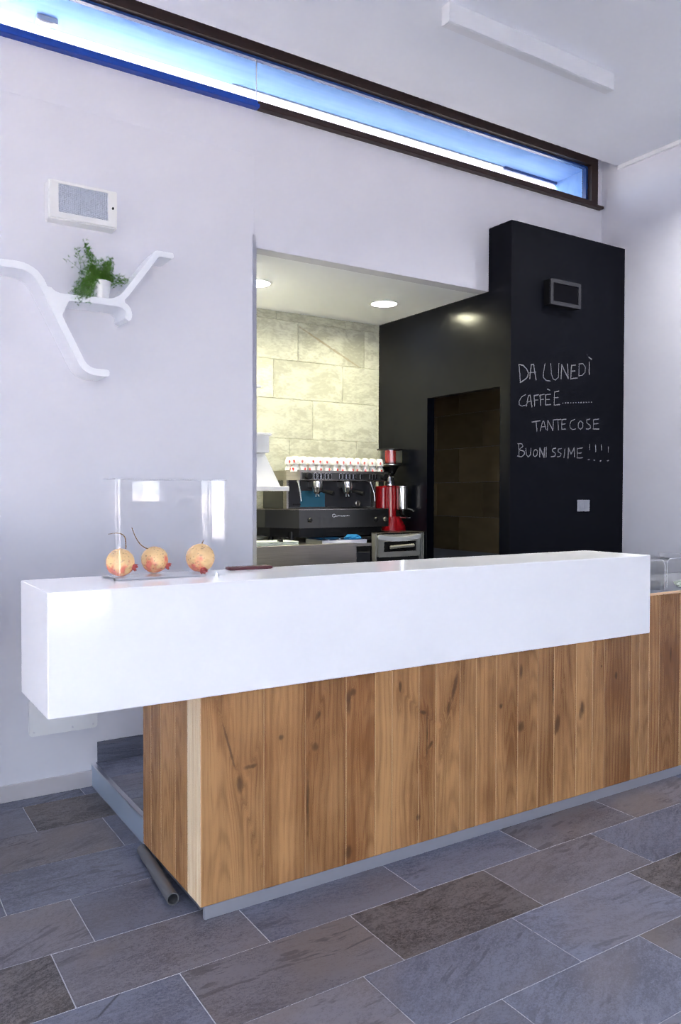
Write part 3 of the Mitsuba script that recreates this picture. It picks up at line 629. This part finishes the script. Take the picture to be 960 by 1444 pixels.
t = thing('access_panel', 'white rounded access panel screwed to the left wall beside the bar top', 'panel')
b_ = sbox(0.792, 0.303, 1.126, 0.486).buffer(-0.018).buffer(0.018)
add('plate', extrude_y(b_, YL - 0.015, YL), 'satin_white', t)
for x, z in ((0.815, 0.323), (1.001, 0.323), (1.104, 0.323), (0.815, 0.466), (1.104, 0.466)):
    s_ = rot(trimesh.creation.cylinder(radius=0.005, height=0.003, sections=12), [1, 0, 0], 90); s_.apply_translation((x, YL - 0.0155, z))
    add('screw', s_, 'aluminium', t)

t = thing('ceiling_light', 'long white box light fixed to the ceiling along the strip window', 'ceiling light')
add('housing', box(2.625, 3.885, 3.103, 3.166, 3.885, ZC, 0.002), 'satin_white', t)
add('diffuser', box(2.640, 3.870, 3.112, 3.157, 3.883, 3.886), 'satin_white', t)

# ------------------------------------------------------------------ bar niche equipment
# white shelf unit on the niche's left wall
t = thing('white_shelf_unit', 'white tapered shelf unit on the left side of the bar niche', 'shelf')
def frustum(x0, x1, y0, y1, z0, X1, Y0, Y1, z1):
    return trimesh.convex.convex_hull(np.array([(x0, y0, z0), (x1, y0, z0), (x1, y1, z0), (x0, y1, z0), (x0, Y0, z1), (X1, Y0, z1), (X1, Y1, z1), (x0, Y1, z1)]))
add('top_board', box(1.951, 2.537, 4.85, 5.25, 1.906, 1.925, 0.002), 'satin_white', t)
add('neck', box(1.951, 2.521, 4.865, 5.24, 1.790, 1.906), 'satin_white', t)
add('flared_body', frustum(1.951, 2.601, 4.85, 5.25, 1.559, 2.514, 4.92, 5.24, 1.790), 'satin_white', t)
add('base_board', box(1.951, 2.667, 4.84, 5.27, 1.527, 1.559, 0.002), 'satin_white', t)
add('shelf_board', box(1.951, 2.324, 4.59, 4.85, 2.192, 2.204, 0.002), 'satin_white', label='thin white board high on the left side of the bar niche', cat='shelf')

# back counter units
t = thing('steel_unit', 'stainless steel bar unit with a plain front panel below the coffee machine', 'bar unit')
add('body', box(1.96, 3.04, 4.60, 5.41, 0.116, 1.14), 'dark_steel', t)
add('front_panel', box(1.955, 3.055, 4.575, 4.60, 0.116, 1.166, 0.002), 'steel', t)
add('worktop', box(1.955, 3.20, 4.60, 5.415, 1.14, 1.160, 0.001), 'steel', t)
t = thing('back_cabinet', 'dark cabinet between the steel unit and the oven', 'cabinet')
add('body', box(3.06, 3.355, 4.84, 5.41, 0.116, 1.138), 'black_plastic', t)
add('door', box(3.075, 3.345, 4.825, 4.84, 0.16, 1.08, 0.003), 'charcoal', t)
add('counter_shelf', box(3.201, 3.574, 4.86, 5.415, 1.165, 1.19, 0.002), 'black_plastic', label='black shelf under the right side of the coffee machine', cat='shelf')
t = thing('oven', 'small stainless oven with rounded door under the red grinder', 'oven')
ox0, ox1, oy = 3.372, 3.832, 4.80
add('body', box(ox0 + 0.01, ox1, oy + 0.02, 4.855, 1.0, 1.213), 'dark_steel', t)
add('base', box(ox0 + 0.01, ox1, oy + 0.02, 5.40, 0.116, 1.0), 'black_plastic', t)
add('rear_deck', box(3.58, ox1, 4.858, 5.405, 1.0, 1.22, 0.001), 'dark_steel', t)
for x_ in (ox0, ox1 - 0.012, ox1 - 0.034):
    add('side_post', box(x_, x_ + 0.012, oy, oy + 0.05, 1.0, 1.2125), 'bright_steel', t)
add('top_plate', box(ox0, ox1, oy - 0.002, 4.858, 1.213, 1.22, 0.001), 'steel', t)
fr_ = sbox(ox0 + 0.02, 1.035, ox1 - 0.045, 1.205).buffer(-0.02).buffer(0.02)
hole = sbox(ox0 + 0.075, 1.075, ox1 - 0.075, 1.150)
d_ = add('door', extrude_y(fr_.difference(hole), oy - 0.006, oy + 0.018), 'bright_steel', t)
add('window', extrude_y(hole, oy + 0.008, oy + 0.016), 'black_plastic', d_)
add('brow', extrude_y(LineString(bez((ox0 + 0.03, 1.186), (3.58, 1.150), (ox1 - 0.06, 1.186), 14)).buffer(0.017), oy - 0.016, oy - 0.006), 'cream', d_, label='pale curved band on the door')
add('handle', tube([(ox0 + 0.12, oy - 0.022, 1.108), (ox0 + 0.20, oy - 0.026, 1.113), (ox1 - 0.12, oy - 0.022, 1.118)], 0.013, 12), 'bright_steel', d_, smooth=50)

# a can lamp added out of the frame to brighten the right wall
t = thing('ceiling_can_lamp', 'added white spot lamp on the ceiling, brightens the right wall', 'ceiling light')
add('can', lathe([(0.06, 3.80), (0.065, 3.80), (0.065, ZC), (0.06, ZC), (0.06, 3.80)], (4.50, 2.70, 0), 32), 'satin_white', t, smooth=35)
d = trimesh.creation.cylinder(radius=0.058, height=0.004, sections=32); d.apply_translation((4.50, 2.70, 3.835))
k = add('diffuser', d, 'satin_white', t)
scene[k]['emitter'] = {'type': 'area', 'radiance': rgb(LAMP * 5.0, LAMP * 5.0, LAMP * 5.0)}

# small things on the steel worktop
t = thing('paper_stack', 'stack of pale papers with a black clip on the steel worktop', 'papers')
for k in range(5):
    add('sheet', rot(box(2.18, 2.62, 4.625, 4.83, 1.1605 + k * 0.006, 1.1655 + k * 0.006, 0.001), [0, 0, 1], rng.uniform(-2, 2), (2.4, 4.7, 0)), 'paper', t)
add('clip', cat_(box(2.475, 2.50, 4.62, 4.66, 1.189, 1.203, 0.002), tube([(2.482, 4.62, 1.20), (2.478, 4.60, 1.215), (2.495, 4.60, 1.218), (2.505, 4.615, 1.20)], 0.003, 6)), 'black_plastic', t)
t = thing('steel_tray', 'shallow stainless tray with raised rim under the coffee machine', 'tray')
add('pan', cat_(box(2.80, 3.17, 4.62, 4.84, 1.1605, 1.164), box(2.80, 3.17, 4.618, 4.624, 1.1605, 1.188, 0.001), box(2.80, 2.806, 4.62, 4.84, 1.1605, 1.188), box(3.164, 3.17, 4.62, 4.84, 1.1605, 1.188), box(2.80, 3.17, 4.834, 4.84, 1.1605, 1.195)), 'chrome', t)
cl = trimesh.creation.icosphere(subdivisions=4, radius=1.0)
v = cl.vertices.copy()
v = v * (0.72 + 0.6 * meshkit.fbm(v * 2.4 + 4, 3))[:, None] * np.array([0.062, 0.05, 0.026])
v[:, 2] -= v[:, 2].min(); cl.vertices = v + (3.105, 4.70, 1.1645)
add('blue_cloth', cl, 'cloth_blue', smooth=True, label='crumpled blue cloth lying in the steel tray', cat='cloth')

# espresso machine
t = thing('espresso_machine', 'two group espresso machine in dark steel with cups stacked on top', 'coffee machine')
MZ = 1.19
tray = Polygon([(2.768, 4.88), (3.55, 4.88), (3.555, 4.93), (3.555, 5.38), (2.62, 5.38), (2.62, 5.12)])
add('base_tray', extrude_z(tray, 1.262, 1.392), 'dark_steel', t)
add('tray_lip', extrude_z(tray.buffer(0.004), 1.392, 1.400), 'steel', t)
add('skirt', extrude_z(tray.buffer(-0.045), 1.196, 1.262), 'black_plastic', t)  # dark skirt drawn down to stand in for the shadow under the machine
for x in (2.76, 3.50):
    for y in (4.98, 5.30):
        if x < 3: z_ = 1.1605
        else: z_ = 1.1905
        add('foot', lathe([(0, z_), (0.022, z_), (0.019, 1.236), (0, 1.236)], (x, y, 0), 16), 'black_plastic', t, smooth=40)
add('back_body', box(2.725, 3.535, 5.04, 5.36, 1.400, 1.61, 0.004), 'dark_steel', t)
add('splash_panel', box(2.74, 3.52, 5.03, 5.041, 1.412, 1.60), 'charcoal', t)
add('blue_splash_plate', box(2.86, 3.07, 5.025, 5.031, 1.412, 1.53), 'reflection_blue', t, label='blue reflection painted as a plate under the left group')  # stands in for the blue cloth mirrored in the dark steel
hood = Polygon([(2.778, 4.885), (3.545, 4.885), (3.545, 5.36), (2.745, 5.36), (2.716, 4.975)])
add('hood', extrude_z(hood, 1.606, 1.664), 'steel', t)
add('hood_rail', extrude_z(hood.buffer(0.003).difference(hood.buffer(-0.008)), 1.664, 1.676), 'steel', t, label='bright cup rail')
add('button_panel', box(2.79, 3.535, 4.880, 4.886, 1.611, 1.660, 0.001), 'dark_steel', t)
for x in (2.725, 3.49):
    add('upright', box(x, x + 0.018, 4.99, 5.04, 1.400, 1.608, 0.002), 'steel', t)
bx = [2.90 + 0.031 * i for i in range(5)] + [3.115 + 0.031 * i for i in range(5)] + [3.30, 3.385, 3.41, 3.435]
for x in bx:
    add('button', extrude_y(LineString([(x, 1.622), (x, 1.648)]).buffer(0.0085, quad_segs=5), 4.876, 4.881), 'chrome' if False else 'black_plastic', t)
    add('button_rim', extrude_y(LineString([(x, 1.622), (x, 1.648)]).buffer(0.0115, quad_segs=5).difference(LineString([(x, 1.622), (x, 1.648)]).buffer(0.0088, quad_segs=5)), 4.877, 4.881), 'aluminium', t)
for x, z in ((2.835, 1.634), (3.50, 1.640)):
    add('steam_knob', rot(lathe([(0, 0), (0.024, 0), (0.026, 0.012), (0.022, 0.035), (0, 0.037)], (0, 0, 0), 20), [1, 0, 0], 90), 'black_plastic', t, smooth=40)
    k = max((q for q in scene if q.startswith(t + '__steam_knob')), key=lambda q: len(q) * 1000 + hash(0) + int(q[-3:]) if q[-3:].isdigit() else 0)
    scene[k]['to_world'] = T().translate([x, 4.88, z])
for gx in (2.96, 3.22):
    g = add('group_head', cat_(lathe([(0, 1.545), (0.036, 1.545), (0.040, 1.56), (0.040, 1.60), (0.030, 1.612), (0, 1.612)], (gx, 4.955, 0), 28), box(gx - 0.03, gx + 0.03, 4.955, 5.04, 1.555, 1.60, 0.006)), 'chrome', t, smooth=35)
    pf = add('portafilter', cat_(lathe([(0, 1.505), (0.012, 1.505), (0.030, 1.522), (0.034, 1.544), (0, 1.545)], (gx, 4.955, 0), 28), tube([(gx + 0.006, 4.955, 1.512), (gx + 0.012, 4.95, 1.495), (gx + 0.013, 4.948, 1.487)], 0.006, 10), tube([(gx - 0.006, 4.955, 1.512), (gx - 0.012, 4.95, 1.495), (gx - 0.013, 4.948, 1.487)], 0.006, 10)), 'chrome', t, smooth=35)
    add('handle', tube([(gx + 0.015, 4.925, 1.530), (gx + 0.030, 4.88, 1.522), (gx + 0.045, 4.82, 1.512), (gx + 0.047, 4.805, 1.510)], [0.008, 0.012, 0.016, 0.013], 14), 'black_plastic', pf, smooth=50)
for sx, dx in ((2.775, 0.0), (3.40, 0.012)):
    add('steam_wand', cat_(tube([(sx, 4.91, 1.605), (sx, 4.90, 1.585), (sx + 0.004 + dx, 4.885, 1.52), (sx + 0.008 + dx, 4.875, 1.455)], [0.006, 0.007, 0.006, 0.005], 10), trimesh.creation.icosphere(subdivisions=2, radius=0.011).apply_translation((sx, 4.905, 1.595))), 'chrome', t, smooth=40)
add('pressure_gauge', rot(lathe([(0, 0), (0.022, 0), (0.022, 0.010), (0.017, 0.012), (0.017, 0.006), (0, 0.006)], (0, 0, 0), 24), [1, 0, 0], 90).apply_translation((3.36, 5.025, 1.437)), 'steel', t, smooth=35)
add('drain_slot', box(2.80, 2.86, 5.022, 5.031, 1.425, 1.435), 'black_plastic', t)
for x in (2.855, 3.43, 3.515):
    kn = rot(lathe([(0, 0), (0.017, 0), (0.018, 0.008), (0.012, 0.016), (0, 0.017)], (0, 0, 0), 18), [1, 0, 0], 90); kn.apply_translation((x, 4.88, 1.318))
    add('tray_knob', kn, 'black_plastic' if x < 3.5 else 'steel', t, smooth=40)
# the maker's script on the tray: a capital C and a running line
sx, sz = 3.03, 1.350
cc = [(sx + 0.028 + 0.014 * math.cos(a), sz + 0.010 * math.sin(a)) for a in np.linspace(0.6, 2 * math.pi - 0.5, 16)]
run = [(sx + 0.048 + 0.0035 * k, sz - 0.007 + 0.0055 * abs(math.sin(k * 1.1)) * (1.7 if k in (5, 12, 19, 27) else 1.0)) for k in range(34)]
add('script_logo', extrude_y(LineString(cc).buffer(0.0024).union(LineString(run).buffer(0.0019)), 4.8775, 4.881), 'chrome', t, label='cursive chrome lettering')

# cups on the machine
cup_prof = [(0.0, 0.053), (0.017, 0.053), (0.019, 0.055), (0.0205, 0.053), (0.0215, 0.049), (0.0285, 0.030), (0.0315, 0.012), (0.0325, 0.0), (0.0300, 0.0), (0.0285, 0.012), (0.025, 0.030), (0.0, 0.046)]
cup_ply = mikit.ply(lathe(cup_prof, (0, 0, 0), 28), 'cup_white', smooth=35)
han = tube([(0.028, 0, 0.038), (0.040, 0, 0.039), (0.047, 0, 0.030), (0.044, 0, 0.018), (0.030, 0, 0.013)], 0.0034, 8)
han_ply = mikit.ply(han, 'cup_white', smooth=40)
ms = []
for k in range(5):
    a = k * 2 * math.pi / 5 + 0.3
    px_, pz_ = 0.0045 * math.cos(a), 0.0060 * math.sin(a)
    ms.append(extrude_y(Point(px_, pz_ + 0.020).buffer(0.0030, quad_segs=3), -0.0335, -0.0285))
ms.append(extrude_y(LineString([(0, 0.016), (0.001, 0.008)]).buffer(0.0014, quad_segs=2), -0.0345, -0.030))
print_ply = mikit.ply(cat_(*ms), 'red_label')
def cup(x, y, z, ang, pang, label, group):
    k = thing('espresso_cup', label, 'cup', group)
    tw_ = T().translate([x, y, z]).rotate([0, 0, 1], ang)
    scene[k + '__bowl'] = {**cup_ply, 'to_world': tw_}
    scene[k + '__handle'] = {**han_ply, 'to_world': tw_}
    scene[k + '__print'] = {**print_ply, 'to_world': T().translate([x, y, z]).rotate([0, 0, 1], pang)}
NTH = ['first', 'second', 'third', 'fourth', 'fifth', 'sixth', 'seventh', 'eighth', 'ninth', 'tenth', 'eleventh', 'twelfth']
for yy, where in ((4.932, 'front'), (5.016, 'rear')):
    for zz, lay in ((1.6645, 'bottom'), (1.7200, 'upper')):
        for i in range(12):
            cup(2.762 + 0.0672 * i + rng.uniform(-.0008, .0008), yy, zz, 45 + rng.uniform(-6, 6), rng.uniform(-55, 15),
                f'white cup, {NTH[i]} from left in the {where} {lay} row on the coffee machine', f'cups in the {where} {lay} row on the coffee machine')

# coffee grinder
t = thing('coffee_grinder', 'red coffee grinder with chrome doser and clear bean hopper beside the espresso machine', 'coffee grinder')
GX, GY = 3.700, 5.06
base = trimesh.convex.convex_hull(np.vstack([np.array([(GX + 0.108 * math.cos(a) + 0.03, GY + 0.075 * math.sin(a), 1.221) for a in np.linspace(0, 2 * math.pi, 28)]),
                                             np.array([(GX + 0.104 * math.cos(a) + 0.03, GY + 0.07 * math.sin(a), 1.250) for a in np.linspace(0, 2 * math.pi, 28)]),
                                             np.array([(GX + 0.06 * math.cos(a) + 0.02, GY + 0.055 * math.sin(a), 1.330) for a in np.linspace(0, 2 * math.pi, 28)])]))
add('base', base, 'red_gloss', t, smooth=35)
add('body', trimesh.convex.convex_hull(np.vstack([np.array([(GX - 0.07 + 0.046 * math.cos(a), GY + 0.03 + 0.06 * math.sin(a), 1.30) for a in np.linspace(0, 2 * math.pi, 24)]),
                                                  np.array([(GX - 0.07 + 0.046 * math.cos(a), GY + 0.03 + 0.06 * math.sin(a), 1.555) for a in np.linspace(0, 2 * math.pi, 24)]),
                                                  np.array([(GX - 0.07 + 0.036 * math.cos(a), GY + 0.03 + 0.05 * math.sin(a), 1.570) for a in np.linspace(0, 2 * math.pi, 24)])])), 'red_gloss', t, smooth=35)
add('core', cat_(lathe([(0, 1.32), (0.05, 1.32), (0.048, 1.56), (0.052, 1.575), (0, 1.577)], (GX, GY + 0.01, 0), 24)), 'red_gloss', t, smooth=35)
add('collar', lathe([(0, 1.575), (0.042, 1.575), (0.044, 1.60), (0.030, 1.625), (0.028, 1.645), (0, 1.645)], (GX - 0.012, GY, 0), 28), 'chrome', t, smooth=35)
add('doser', lathe([(0, 1.385), (0.043, 1.385), (0.046, 1.392), (0.046, 1.558), (0.049, 1.562), (0.049, 1.570), (0.040, 1.576), (0, 1.578)], (GX + 0.072, GY - 0.055, 0), 28), 'chrome', t, smooth=35)
add('doser_lever', cat_(tube([(GX + 0.085, GY - 0.098, 1.395), (GX + 0.125, GY - 0.115, 1.385), (GX + 0.138, GY - 0.12, 1.37)], 0.008, 10), lathe([(0, 1.345), (0.014, 1.345), (0.02, 1.372), (0.02, 1.386), (0, 1.386)], (GX + 0.075, GY - 0.06, 0), 18)), 'dark_steel', t, smooth=40)
add('filter_fork', tube([(GX + 0.05, GY - 0.06, 1.325), (GX + 0.06, GY - 0.12, 1.322), (GX + 0.10, GY - 0.12, 1.322), (GX + 0.10, GY - 0.06, 1.325)], 0.005, 8), 'chrome', t, smooth=40)
hz0, hz1, hr = 1.742, 1.857, 0.102
add('hopper', cut(lathe([(0, 1.640), (0.032, 1.640), (0.034, 1.66), (hr - 0.02, hz0), (hr, hz0 + 0.012), (hr, hz1), (0, hz1)], (GX + 0.022, GY + 0.04, 0), 36),
                  lathe([(0, 1.648), (0.028, 1.648), (0.030, 1.66), (hr - 0.026, hz0 + 0.006), (hr - 0.005, hz0 + 0.014), (hr - 0.005, hz1 + 0.1), (0, hz1 + 0.1)], (GX + 0.022, GY + 0.04, 0), 36)), 'acrylic', t, smooth=30)
add('hopper_lid', lathe([(0, hz1), (hr + 0.003, hz1), (hr + 0.003, hz1 + 0.008), (0, hz1 + 0.012)], (GX + 0.022, GY + 0.04, 0), 36), 'black_plastic', t, smooth=35)
add('beans', lathe([(0, 1.650), (0.027, 1.650), (0.029, 1.66), (0.078, hz0 - 0.004), (0.06, hz0), (0, hz0 + 0.004)], (GX + 0.022, GY + 0.04, 0), 30), 'void_black', t, smooth=35)
add('red_tin', lathe([(0, hz0 + 0.005), (0.042, hz0 + 0.005), (0.042, hz1 - 0.004), (0, hz1 - 0.004)], (GX + 0.022, GY + 0.035, 0), 28), 'red_label', t, smooth=35, label='bright red container inside the hopper')
add('hopper_ring', lathe([(0.070, hz0 - 0.018), (0.092, hz0 - 0.006), (0.092, hz0 + 0.004), (0.070, hz0 - 0.008)], (GX + 0.022, GY + 0.04, 0), 30), 'steel', t, smooth=35)
